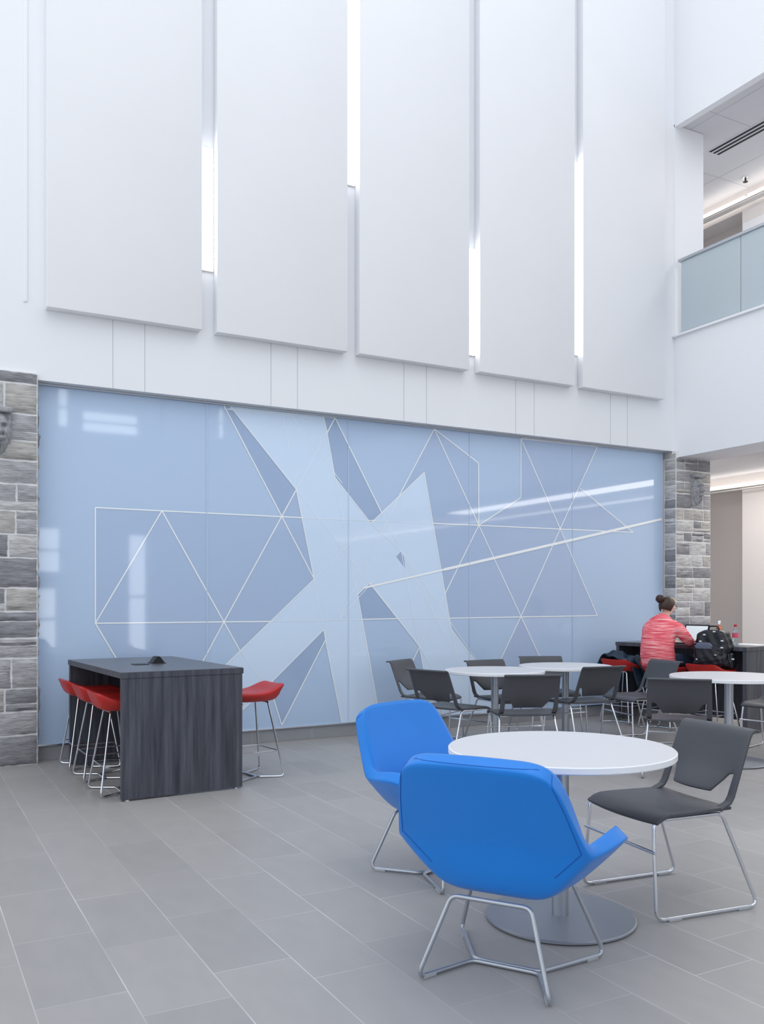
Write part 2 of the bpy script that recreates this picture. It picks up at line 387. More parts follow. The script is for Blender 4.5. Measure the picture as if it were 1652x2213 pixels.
# ------------------------------------------------------------------ glass mural
mu = thing('glass_mural', 'wide blue glass wall mural with pale crossing bands and white star lines', 'mural', (0, 0, 0))
def mz(px, py): return onY(px, py, YM)
sx = [1.056]+[mz(p, 1200)[0] for p in (447, 753, 1015, 1238)]+[8.62]
for a, b in zip(sx, sx[1:]):
    link('glass_panel', bx(a+.0015, b-.0015, YM, YM+.01, .142, 3.324), M['m_base'], mu)
def facet(bm, pts, d):
    poly = [mz(*p) for p in pts]; poly = [(x, max(.145, min(3.322, z))) for x, z in poly]
    vs = [bm.verts.new((x, YM-d, z)) for x, z in poly]
    for t in tessellate_polygon([[Vector((x, z, 0)) for x, z in poly]]): bm.faces.new([vs[i] for i in t])
dk, dd, lt, ft, ln = (bmesh.new() for _ in range(5))
for p in ([(206, 1097), (609, 1116), (655, 1119), (679, 1251.6), (584, 1343), (484, 1344), (206, 1347)], [(484, 1344), (584, 1343), (519, 1407)],
          [(206, 1347), (484, 1344), (438, 1430), (252, 1424)], [(640.5, 1058), (609, 1116), (655, 1119)],
          [(939, 927), (1034.4, 1001), (1035, 1135), (936, 1131), (917, 1021), (864, 1069)],
          [(1125.9, 948), (1291.5, 965.4), (1253.4, 1055), (1368.5, 1150.6), (1211.3, 1142.6), (1035, 1135), (1125.9, 1075.4)],
          [(936, 1131), (1035, 1135), (1211, 1142.6), (1291, 1330.4), (973, 1336), (962.4, 1283)],
          [(1126, 1332), (1167, 1419), (1200, 1490), (1052, 1490), (1081.6, 1432)], [(906.8, 1397.6), (890, 1430), (870, 1475), (916, 1448.5)]): facet(dk, p, .0012)
for p in ([(483.6, 875.6), (502, 878), (640.5, 1058), (609, 1116)], [(698, 893), (724.4, 903), (825, 1108), (801, 1131), (724, 1032.5), (707, 936)],
          [(699.7, 1360.5), (581.7, 1479.3), (609, 1567), (703.4, 1383)], [(773, 1285), (799.6, 1259.6), (858, 1336), (783, 1339)]): facet(dd, p, .0013)
LT = [(494.5, 871), (698.7, 892.7), (707, 936), (724, 1032.5), (801.4, 1130.6), (917, 1021), (935.8, 1130.6), (975.8, 1361), (1026.7, 1426.6), (1063, 1473), (1063, 1538), (935, 1548), (915.9, 1448.5), (906.8, 1397.6), (799.6, 1259.6), (773, 1285), (822, 1562), (739, 1567), (703.4, 1383), (699.7, 1360.5), (581.7, 1479.3), (505, 1553), (440, 1570), (400, 1522), (489, 1435.7), (679, 1251.6), (640.5, 1058)]
facet(lt, LT, .0022)
for p in ([(855.2, 1201.4), (867.6, 1189.8), (873, 1200), (875.9, 1228.7)],): facet(dd, p, .0028)
lcount = [0]
def line(bm, a, b, wd=.011, d=.0034):
    lcount[0] += 1; d += lcount[0]*1.6e-5
    (x0, z0), (x1, z1) = mz(*a), mz(*b); z0, z1 = [max(.145, min(3.322, z)) for z in (z0, z1)]
    dx, dz = x1-x0, z1-z0; L = math.hypot(dx, dz); nx, nz = -dz/L*wd/2, dx/L*wd/2
    bm.faces.new([bm.verts.new((x, YM-d, z)) for x, z in ((x0+nx, z0+nz), (x1+nx, z1+nz), (x1-nx, z1-nz), (x0-nx, z0-nz))])
segs = '206,1097,655,1119;206,1097,206,1347;206,1347,584,1343;206,1347,350,1104;350,1104,484,1344;484,1344,519,1407;206,1347,252,1424;252,1424,300,1500;484,1344,609,1116;609,1116,640.5,1058;707,936,724.4,903;484,1344,438,1430;438,1430,400,1500;483.6,875.6,609,1116;609,1116,679,1251;483.6,875.6,502,877.5;724.4,903,825,1108;698,900,724.4,903;864,1069,939,927;939,927,1035,1135;1035,1135,1126,1332;1126,1332,1200,1490;939,927,1034.4,1001;1034.4,1001,1035,1135;1126,948,1126,1075.4;1126,1075.4,1035,1135;1035,1135,962,1283;1126,948,1211,1142.6;1211,1142.6,1291,1330.4;1291.5,965.4,1211,1142.6;1211,1142.6,1126,1332;1126,1332,1052,1490;1126,948,1291.5,965.4;1253.4,1055,1368.5,1150.6;935,1131,1368.5,1150.6;973,1336,1291,1330.4;783,1338.5,858,1337;703.4,1383,609,1567;581.7,1479.3,609,1567;906.8,1397.6,868,1480;801,1125,811,1125'
for s in segs.split(';'):
    a, b, c, d = map(float, s.split(',')); line(ln, (a, b), (c, d))
for a, b in zip(LT, LT[1:]+LT[:1]):
    if a[1] > 1500 and b[1] > 1500 or a[1] < 895 and b[1] < 895: continue
    line(ln, a, b, .009, .0036)
line(ln, (785, 1271), (960, 1231), .02, .0042); line(ln, (960, 1231), (1430, 1122), .03, .0042)
for s in '611,886,640.5,1058;625,890,740,1045;724,903,640,1058;655,1119,935,1131;640.5,1058,858,1336;679,1251,801,1130;679,1251,699.7,1360;724,1032,773,1285;735,1335,867,1190;858,1337,973,1336;584,1343,783,1338.5;825,1108,995,1440;867,1190,1030,1427;867,1190,906,1397;906.8,1397.6,962,1283;906.8,1397.6,990,1540;519,1407,581,1490;864,1069,735,1335;494,883,698,900;484,884,700,905;801,1130,867,1190;960,1290,1010,1520'.split(';'):
    a, b, c, d = map(float, s.split(',')); line(ft, (a, b), (c, d), .008, .0024)
for x in sx[1:-1]:
    sm = bmesh.new(); sm.faces.new([sm.verts.new(q) for q in ((x-.004, YM-.0062, .145), (x+.004, YM-.0062, .145), (x+.004, YM-.0062, 3.322), (x-.004, YM-.0062, 3.322))])
    link('glass_joint', sm, M['m_seam'], mu)
for n, b_, m_ in (('shaded_facets', dk, 'm_dark'), ('dark_facets', dd, 'm_darker'), ('pale_band', lt, 'm_light'), ('white_lines', ln, 'm_line'), ('faint_lines', ft, 'm_faint')):
    link(n, b_, M[m_], mu)
link('bottom_channel', bx(1.056, 8.62, YM-.012, YM+.011, .128, .142, bev=.002), M['chrome'], mu)
link('top_channel', bx(1.056, 8.62, YM-.03, YM-.005, 3.306, 3.324, bev=.002), M['channel'], mu)

# ------------------------------------------------------------------ stone walls
def ashlar(bm, W, H, to, seed, k_=1):
    rnd = random.Random(seed); g = .009
    def stone(u0, u1, v0, v1):
        mi = rnd.choices((1, 2, 3, 4), (5, 4, 3, 3))[0]; nu = max(2, int((u1-u0)/.045)); nv = max(2, int((v1-v0)/.035)); P = {}
        dp = rnd.uniform(.014, .03)
        for i in range(nu+1):
            for j in range(nv+1):
                u = u0+(u1-u0)*i/nu; v = v0+(v1-v0)*j/nv; e = i in (0, nu) or j in (0, nv)
                jit = (rnd.uniform(-.004, .004) if e else 0)
                P[i, j] = bm.verts.new(to(u+(jit if i in (0, nu) else 0), v+(jit if j in (0, nv) else 0), .006 if e else dp+rnd.uniform(-.006, .006)))
        for i in range(nu):
            for j in range(nv):
                f = bm.faces.new((P[i, j], P[i+1, j], P[i+1, j+1], P[i, j+1])); f.material_index = mi
        rim = [(i, 0) for i in range(nu)]+[(nu, j) for j in range(nv)]+[(i, nv) for i in range(nu, 0, -1)]+[(0, j) for j in range(nv, 0, -1)]
        ww = {k: bm.verts.new(to(u0+(u1-u0)*k[0]/nu, v0+(v1-v0)*k[1]/nv, -.01)) for k in rim}
        for a, b in zip(rim, rim[1:]+rim[:1]):
            f = bm.faces.new((P[a], P[b], ww[b], ww[a])); f.material_index = mi
    v = .0
    while v < H-.02:
        h = rnd.choice((.17, .2, .23, .26))*k_; h = h if v+h < H-.09*k_ else H-v; u = -.001; flip = rnd.random() < .5
        while u < W-.02:
            w_ = rnd.uniform(.17, .42)*k_; w_ = w_ if u+w_ < W-.12*k_ else W-u; s = rnd.random()
            if s < .34 and h > .16*k_:
                k = h*rnd.choice((.33, .62)); stone(u+g, u+w_-g, v+g, v+k-g*.6)
                if w_ > .34*k_ and rnd.random() < .5:
                    stone(u+g, u+w_*.5-g, v+k+g*.6, v+h-g); stone(u+w_*.5+g, u+w_-g, v+k+g*.6, v+h-g)
                else: stone(u+g, u+w_-g, v+k+g*.6, v+h-g)
            else: stone(u+g, u+w_-g, v+g, v+h-g)
            u += w_
        v += h
SM = [M['mortar']]+M['stone']
bm = bmesh.new(); box(bm, -2.5, 1.045, 8.15, 8.6, 0, 3.37)
ashlar(bm, 2.2, 3.37, lambda u, v, d: (1.045-u, 8.15-d, v), 11)
ashlar(bm, .15, 3.33, lambda u, v, d: (1.045+d, 8.15+u, v), 4)
struct('wall_stone_left', bm, SM, 55)
bm = bmesh.new(); box(bm, 8.66, 9.28, 8.11, 8.6, 0, 3.236); box(bm, 8.66, 8.698, 8.11, 8.18, 3.236, 3.32)
ashlar(bm, .62, 3.236, lambda u, v, d: (8.66+u, 8.11-d, v), 21, .74)
ashlar(bm, .19, 3.30, lambda u, v, d: (8.66-d, 8.11+u, v), 8, .74)
struct('wall_stone_pillar', bm, SM, 55)
# carved heads
def carved(loc, label):
    t = thing('carved_stone_head', label, 'carving', loc, 0, 'carved stone heads')
    bm = bmesh.new(); box(bm, -.095, .095, 0, .03, -.19, .19, bev=.01)
    nr, na = 22, 56; P = {}
    g = lambda x, z, cx, cz, sx_, sz_: math.exp(-((x-cx)/sx_)**2-((z-cz)/sz_)**2)
    for i in range(nr+1):
        for j in range(na):
            r = i/nr; a = 2*PI*j/na; x = r*math.cos(a); z = r*math.sin(a); fade = 1-r**8
            d = .062*max(0, 1-r**2.6)**.5
            f = .055*g(x, z, 0, -.02, .15, .13)+.03*g(x, z, 0, .2, .1, .26)                       # nose
            for s_ in (-1, 1):
                f += .034*g(x, z, s_*.4, .44, .3, .07)-.03*g(x, z, s_*.4, .27, .2, .09)+.022*g(x, z, s_*.4, .25, .1, .05)
                f += .036*g(x, z, s_*.3, -.27, .28, .07)+.02*g(x, z, s_*.55, .0, .17, .14)-.016*g(x, z, s_*.28, -.1, .08, .1)
            f -= .034*g(x, z, 0, -.44, .26, .05); f += .024*g(x, z, 0, -.55, .22, .06)
            if z < -.55 or abs(x) > .68: f += .010*math.sin(a*17+6*r)
            P[i, j] = bm.verts.new((x*.088*(1-.12*max(0, -z)), -(d+f*fade)-.002, z*.18)) if i else None
    c0 = bm.verts.new((0, -.14, 0))
    for j in range(na):
        k = (j+1) % na; bm.faces.new((c0, P[1, j], P[1, k]))
        for i in range(1, nr): bm.faces.new((P[i, j], P[i+1, j], P[i+1, k], P[i, k]))
    link('face', bm, M['carve'], t, 60)
    link('cap', bx(-.1, .1, -.07, .02, .17, .215, bev=.012), M['carve'], t)
    return t
c = onY(1508, 1062, 8.08); carved((c[0], 8.085, c[1]), 'carved grey stone face with moustache set into the right stone pillar')
c = onY(-2, 935, 8.12); carved((c[0], 8.125, c[1]), 'carved stone head cut by the left edge on the left stone wall')

# ------------------------------------------------------------------ gallery: glass balustrade, ceiling slot grille, sprinkler, strip lamps
bl = thing('glass_balustrade', 'frosted glass balustrade with slim metal handrail along the upper gallery', 'railing', (8.74, 0, 4.80))
ys = [8.10, 7.185, 6.27, 5.355, 4.44]
for a, b in zip(ys[1:], ys): link('glass_pane', bx(-.007, .007, a+.008, b-.008, 0, .925, bev=.002), M['frost'], bl)
link('handrail', bx(-.03, .03, 4.4, 8.13, .925, .962, bev=.006), M['channel'], bl)
link('bottom_rail', bx(-.02, .02, 4.4, 8.12, -.002, .03, bev=.004), M['channel'], bl)
vt = thing('ceiling_slot_grille', 'long linear air grille with dark slots in the gallery ceiling', 'vent', (9.62, 0, 7.505))
link('frame', bx(-.02, .25, 2, 8.46, -.006, -.001), M['ceil'], vt)
for k in range(3): link('slot', bx(.01+k*.075, .05+k*.075, 2.02, 8.44, -.0085, -.0065), M['grille'], vt)
sp = thing('sprinkler_head', 'small metal sprinkler head in the gallery ceiling above the strip lamp', 'sprinkler', (10.70, 8.72, 7.505))
bm = bmesh.new(); lathe(bm, [(0, 0), (.05, -.001), (.045, -.012), (0, -.014)], 20); link('rose', bm, M['chrome'], sp, 40)
bm = bmesh.new(); lathe(bm, [(0, -.014), (.012, -.014), (.012, -.05), (.034, -.055), (.034, -.06), (0, -.06)], 16); link('deflector', bm, M['void'], sp, 40)
def strip(loc, L, label, n=3):
    t = thing('linear_ceiling_lamp', label, 'lamp', loc, 0, 'linear lamps along the far passage wall')
    link('housing', bx(-.05, .05, -L, 0, 0, .012, bev=.003), M['lamp_body'], t)
    for k in range(n):
        link('diffuser', bx(-.052, .03, -L*(k+1)/n+.03, -L*k/n-.03, .013, .06, bev=.004), M['light_warm'], t)
    link('ledge', bx(-.065, .05, -L, 0, -.03, -.02), M['lamp_body'], t)
    return t
strip((10.88, 10.7, 7.27), 9.4, 'long warm strip lamp under the upper gallery ceiling behind the balustrade', 5)
strip((10.88, 10.7, 3.08), 25, 'long warm strip lamp in the lower passage beside the stone pillar', 8)
tag(link('gallery_wall_panel', bx(10.96, 10.995, 5.0, 8.98, 4.8, 7.0, bev=.004), M['ceil'], None), 'pale wall panel on the upper gallery wall under the strip lamp', 'wall panel')

# ------------------------------------------------------------------ dining chair
def make_chair():
    t = thing('dining_chair', 'x', 'chair')
    for s in (-1, 1):
        bm = bmesh.new()
        p = fillet([(.28, s*.275, .011), (.265, s*.235, .437), (-.115, s*.235, .437), (-.285, s*.28, .011)], [.045, .04, .03, .05], True)
        tube(bm, p, .0085, True, 10); fr = link('side_frame', bm, M['chrome'], t, True)
        for x in (.19, -.2): link('glide', bx(x-.04, x+.03, s*.277-.011, s*.277+.011, 0, .014, bev=.003), M['glide'], fr)
    bm = bmesh.new(); tube(bm, [(.276, -.262, .30), (.276, .262, .30)], .0075); link('stretcher', bm, M['chrome'], t, True)
    # seat
    bm = bmesh.new(); nx, ny = 12, 12; P = {}
    for i in range(nx+1):
        u = i/nx
        for j in range(ny+1):
            v = -1+2*j/ny; hw = .24+.02*min(1, u*1.6); x = -.17+(.435+.03*(1-v*v))*u
            z = .452+.004*u-.012*(1-v*v)*(1-abs(2*u-1))-max(0, u-.8)**2*.75+.006*v*v*(1-u)
            P[i, j] = bm.verts.new((x, v*hw, z))
    for i in range(nx):
        for j in range(ny): bm.faces.new((P[i, j], P[i+1, j], P[i+1, j+1], P[i, j+1]))
    s_ = link('seat', bm, M['chair'], t, 60); so = s_.modifiers.new('t', 'SOLIDIFY'); so.thickness = .016; so.offset = 0; be = s_.modifiers.new('b', 'BEVEL'); be.width = .004; be.segments = 2
    # backrest with two uprights, notched panel and folded top lip
    rows = [.447, .458, .48, .505, .515, .53, .55, .575, .598, .602, .63, .67, .71, .75, .768, .786, .796, .800, .796]
    bm = bmesh.new(); G = []
    Wf = lambda z: .25-.012*max(0, (z-.45))/.35
    for k, z in enumerate(rows):
        bxp = -.155-(z-.45)*.40; 
        if k >= len(rows)-4: bxp -= (.003, .010, .024, .050)[k-len(rows)+4]
        W_ = Wf(z); pw = .19 if z > .6 else .125+.053*max(0, min(1, (z-.515)/.083)); ins = .208
        ysr = [-W_, -ins]+[pw*q/5 for q in range(-5, 6)]+[ins, W_]
        if z > .6: ysr = [-W_, -ins]+[.195*q/5 for q in range(-5, 6)]+[ins, W_]
        row = []
        for q, y in enumerate(ysr):
            c = max(0, 1-(y/.2)**2); bel = .066*c*math.exp(-((z-.50)/.09)**2)
            x = bxp+bel-.012*c+(.05 if z < .46 else .028 if z < .47 else .008 if z < .49 else 0)
            row.append(bm.verts.new((x, y, z)))
        G.append(row)
    for k in range(len(rows)-1):
        n = len(G[0]); z0, z1 = rows[k], rows[k+1]
        for q in range(n-1):
            strut = q == 0 or q == n-2; mid = 2 <= q <= n-4
            ok = strut or (rows[k] >= .602) or (mid and rows[k] >= .515 and rows[k+1] <= .603)
            if rows[k] == .598 and not (strut or mid): ok = False
            if ok: bm.faces.new((G[k][q], G[k][q+1], G[k+1][q+1], G[k+1][q]))
    bmesh.ops.delete(bm, geom=[v for v in bm.verts if not v.link_faces], context='VERTS')
    b_ = link('backrest', bm, M['chair'], t, 60); so = b_.modifiers.new('t', 'SOLIDIFY'); so.thickness = .013; so.offset = 0
    be = b_.modifiers.new('b', 'BEVEL'); be.width = .0035; be.segments = 2
    return t
proto = make_chair(); used = [False]
def chair(x, y, rz, label, group='grey dining chairs'):
    if not used[0]:
        used[0] = True; proto.location = (x, y, 0); proto.rotation_euler = (0, 0, rz); return tag(proto, label, None, group)
    return dup(proto, (x, y, 0), rz, label, group)
def chair_px(px, t, hx, hz, label):
    n = math.hypot(hx, hz); rz = camdir(hx/n, hz/n); p = at(px, t); off = .315
    return chair(p.x+math.cos(rz)*off, p.y+math.sin(rz)*off, rz, label)
chair(3.205, 3.06, math.atan2(.12, -.993), 'charcoal plastic chair with chrome sled legs, nearest, right of the near white table')
CH = [(864, 9.12, .87, -.5, 'charcoal chair behind the left blue armchair, against the mural, facing right'),
      (922, 7.82, .72, .69, 'charcoal chair seen from behind, just above the left blue armchair'),
      (1047, 9.12, .5, -.86, 'charcoal chair facing the camera behind the left one of the far round tables'),
      (1168, 9.72, .12, -.99, 'charcoal chair facing the camera behind the middle far round table, below the mural'),
      (1153, 7.27, -.1, .99, 'charcoal chair seen squarely from behind in front of the left far round table'),
      (1307, 8.22, -.42, .9, 'charcoal chair seen from behind in front of the middle far round table'),
      (1440, 9.08, -.94, -.34, 'charcoal chair turned sideways to the left, in front of the person in coral'),
      (1469, 6.9, .3, .95, 'charcoal chair seen from behind in front of the right round table'),
      (1716, 8.55, -.72, -.69, 'charcoal chair cut by the right edge beyond the right round table')]
for c_ in CH: chair_px(*c_)

# ------------------------------------------------------------------ round tables
def make_table():
    t = thing('round_table', 'x', 'table')
    bm = bmesh.new(); r = .4956; lathe(bm, [(0, .727), (r-.004, .727), (r, .731)], 96, 1); lathe(bm, [(r, .731), (r, .753), (r-.004, .757)], 96, 1)
    lathe(bm, [(r-.004, .757), (0, .757)], 96, 0); bmesh.ops.remove_doubles(bm, verts=bm.verts[:], dist=1e-5)
    link('tabletop', bm, [M['top_white'], M['edge_white']], t, 30)
    bm = bmesh.new(); lathe(bm, [(.09, .727), (.09, .72), (.038, .715), (.0373, .02)], 40); link('column', bm, M['silver'], t, 40)
    bm = bmesh.new(); lathe(bm, [(0, .022), (.322, .017), (.328, .013), (.328, .006), (.32, .004), (0, .004)], 96); link('base_plate', bm, M['base_silver'], t, 30)
    for k in range(4):
        bm = bmesh.new(); a = PI/4+k*PI/2; lathe(bm, [(0, 0), (.015, 0), (.015, .005), (0, .005)], 12, 0, .3*math.cos(a), .3*math.sin(a))
        link('foot_pad', bm, M['black'], t)
    return t
tb = make_table(); tb.location = (2.572, 3.076, 0); tag(tb, 'round white table nearest the camera between the blue armchairs and the grey chair', None, 'round white tables')
for px, t_, sc, l in ((1070, 8.42, .95, 'round white table far left of the three at the back, below the mural'),
                      (1222.5, 9.0, .94, 'round white table in the middle at the back, partly behind another'),
                      (1576, 7.74, 1.0, 'round white table on the right in front of the dark counter desk')):
    p = at(px, t_); q = dup(tb, (p.x, p.y, 0), 0, l); q.scale = (sc, sc, 1)

# ------------------------------------------------------------------ blue lounge chairs
def make_lounge():
    t = thing('lounge_chair', 'x', 'armchair')
    # rear loop and front loop of the wire base, meeting on the floor
    J1, J2 = (-.02, .135, .011), (-.02, -.135, .011)
    bm = bmesh.new(); tube(bm, fillet([(-.275, .254, .011), (-.185, .155, .305), (-.185, -.155, .305), (-.275, -.254, .011), (J2[0]-.008, J2[1], .011), (J1[0]-.008, J1[1], .011)], [.045, .03, .03, .045, .03, .03], True), .009, True, 10)
    f1 = link('rear_leg_loop', bm, M['silver'], t, True)
    bm = bmesh.new(); tube(bm, fillet([(.272, .305, .011), (.17, .20, .315), (.17, -.20, .315), (.272, -.305, .011), (J2[0]+.011, J2[1], .011), (J1[0]+.011, J1[1], .011)], [.045, .03, .03, .045, .03, .03], True), .009, True, 10)
    f2 = link('front_leg_loop', bm, M['silver'], t, True)
    for f, x, y in ((f1, -.245, .24), (f2, .235, .28)):
        for s in (1, -1):
            bm = bmesh.new(); d = Vector((x, s*y, 0)); j = Vector((-.02, s*.135, 0)); u = (j-d).normalized(); a = math.atan2(u.y, u.x)
            box(bm, -.005, .055, -.011, .011, 0, .014, bev=.003, M4=Matrix.Translation(d) @ Matrix.Rotation(a, 4, 'Z')); link('glide', bm, M['glide'], f)
    # shell: back hexagon, wings and pan as one upholstered sheet
    V = []; F = []
    cols = [(-1.0), (-.5), 0, .5, 1.0]
    def rowpts(hw, x, z, cx=.0, cz=0): return [(x+cx*(1-c*c), c*hw, z+cz*(1-c*c)) for c in cols]
    rows = [rowpts(.285, -.345, .835, -.015, .01), rowpts(.325, -.262, .68, -.012), rowpts(.36, -.175, .525, -.012), rowpts(.265, -.157, .42, -.010), rowpts(.175, -.128, .332, -.008)]
    for r_ in rows: V += r_
    for k in range(len(rows)-1):
        for q in range(4): a = k*5+q; F.append((a, a+1, a+6, a+5))
    # pan (seat underside) : rows forward from bottom row
    def addrow(hw, x, z): 
        i = len(V)
        for c in cols: V.append((x, c*hw, z))
        return i
    b0 = 20; p1 = addrow(.21, .04, .335); p2 = addrow(.24, .24, .37)
    for a, b in ((b0, p1), (p1, p2)):
        for q in range(4): F.append((a+q, a+q+1, b+q+1, b+q))
    # wings: for each side, from back edge (rows 2,3,4) forward
    for s, e in ((-1, 0), (1, 4)):
        k2, k3, k4 = 10+e, 15+e, 20+e; q1 = p1+e; q2 = p2+e
        w2 = len(V); V.append((-.03, s*.405, .545)); w3 = len(V); V.append((-.03, s*.305, .43))
        x2 = len(V); V.append((.13, s*.43, .565)); x3 = len(V); V.append((.165, s*.335, .455))
        F += [(k2, w2, w3, k3), (k3, w3, q1, k4), (w2, x2, x3, w3), (w3, x3, q2, q1)]
    o = mesh_obj('shell', V, F, M['blue'], t, False)
    for p in o.data.polygons: p.use_smooth = True
    me = o.data; cl = me.attributes.new('crease_edge', 'FLOAT', 'EDGE'); 
    ks = {10, 15, 20}|{14, 19, 24}
    def cr(a, b):
        s_ = {a, b}
        for L_ in ([0, 5, 10, 15, 20], [4, 9, 14, 19, 24]):
            if a in L_ and b in L_: return .45
        if {a, b} <= {0, 1, 2, 3, 4}: return .6
        if {a, b} <= {20, 21, 22, 23, 24}: return .25
        return 0
    cnt = {}
    for p in me.polygons:
        for ek in p.edge_keys: cnt[ek] = cnt.get(ek, 0)+1
    for i, e in enumerate(me.edges):
        a, b = e.vertices; cl.data[i].value = max(cr(a, b), .35 if cnt.get(tuple(sorted((a, b))), 0) == 1 else 0)
    so = o.modifiers.new('t', 'SOLIDIFY'); so.thickness = .064; so.offset = SHELL_OFF; so.use_even_offset = False; so.thickness_clamp = 0; so.edge_crease_rim = .0
    so.edge_crease_outer = .6; so.edge_crease_inner = .35
    smod(o, 3)
    # seat cushion
    bm = bmesh.new(); box(bm, -.09, .25, -.24, .24, .36, .44)
    for v in bm.verts:
        if v.co.z > .4: v.co.y *= 1.12; v.co.z += .012 if v.co.x > 0 else -.015
        if v.co.x < 0: v.co.y *= .92
        if v.co.z < .4: v.co.y *= .85
    cu = link('seat_cushion', bm, M['blue'], t, True); be = cu.modifiers.new('b', 'BEVEL'); be.width = .03; be.segments = 4
    # stitched seam round the back panel, laid on the finished surface
    bpy.context.view_layer.update(); dg = bpy.context.evaluated_depsgraph_get(); ev = o.evaluated_get(dg)
    pl = [(.235, .42), (.345, .53), (.312, .68), (.266, .834), (-.266, .834), (-.312, .68), (-.345, .53), (-.235, .42)]; pts = []
    for (y0, z0), (y1, z1) in zip(pl, pl[1:]):
        for k in range(14):
            f = k/14; hit, p, n_, _ = ev.ray_cast(Vector((-1, y0+(y1-y0)*f, z0+(z1-z0)*f)), Vector((1, 0, 0)))
            if hit: pts.append(p+n_*.0002)
    if len(pts) > 5:
        bm = bmesh.new(); tube(bm, pts, .0019, False, 6); link('stitched_seam', bm, M['piping'], o, True)
    return t
SHELL_OFF = 0.0
lg = make_lounge(); lg.location = (2.05, 2.76, 0); lg.rotation_euler = (0, 0, math.atan2(.552, .834))
tag(lg, 'bright blue armchair nearest the camera, seen from behind', None, 'blue armchairs')
dup(lg, (2.483, 3.915, 0), math.atan2(-.955, .297), 'bright blue armchair further back at left of the near round table, facing it')

# ------------------------------------------------------------------ bar tables
def make_bar(loc, rz, L, W_, H, label, extras):
    t = thing('bar_table', label, 'bar table', loc, rz, 'dark wood counter tables')
    link('tabletop', bx(0, W_, 0, L, H-.045, H, bev=.003), M['woodtop'] if True else 0, t)
    link('top_edge', bx(-.001, W_+.001, -.001, L+.001, H-.043, H-.004), M['wood'], t)
    for a, b in ((.004, .05), (L-.05, L-.004)): 
        p = link('end_panel', bx(.006, W_-.006, a, b, .012, H-.046, bev=.002), M['wood'], t)
        for x in (.05, W_-.05):
            bm = bmesh.new(); lathe(bm, [(0, 0), (.018, 0), (.014, .012), (0, .012)], 14, 0, x, (a+b)/2); link('levelling_foot', bm, M['silver'], p)
    link('centre_panel', bx(W_/2-.016, W_/2+.016, .05, L-.05, .10, H-.046), M['wood'], t)
    return t
b1 = make_bar((1.358, 6.312, 0), R(3.2), 1.65, .915, .907, 'dark wood counter table left of centre in front of the mural', 0)
def local(o, x, y): c, s = math.cos(o.rotation_euler.z), math.sin(o.rotation_euler.z); return (o.location.x+c*x-s*y, o.location.y+s*x+c*y)
def onb1(px, py):
    r = ray(px, py); t_ = (.907-CAMH)/r[2]; return Matrix.Rotation(-b1.rotation_euler.z, 3, 'Z') @ (Vector((r[0]*t_, r[1]*t_, .907))-Vector((b1.location.x, b1.location.y, 0)))
q_ = onb1(303, 1436); g1 = link('power_grommet', bx(-.055, .055, -.06, .06, .0004, .005, bev=.002), M['black'], b1, loc=q_)
g2 = thing('flip_up_outlet', 'x', 'x'); del g2['label']; del g2['category']; g2.parent = b1; g2.location = onb1(339, 1433)
link('outlet_plate', bx(-.06, .06, -.06, .06, .0002, .005, bev=.002), M['black'], g2)
bm = bmesh.new(); prism(bm, [(-.05, .005), (.05, .005), (.012, .055), (-.012, .055)], -.05, .05); link('outlet_head', bm, M['black'], g2)
RZ2 = R(10); b2 = make_bar((7.80, 6.34, 0), RZ2, 1.66, .80, .925, 'dark wood counter desk on the right where the person in coral works', 0)

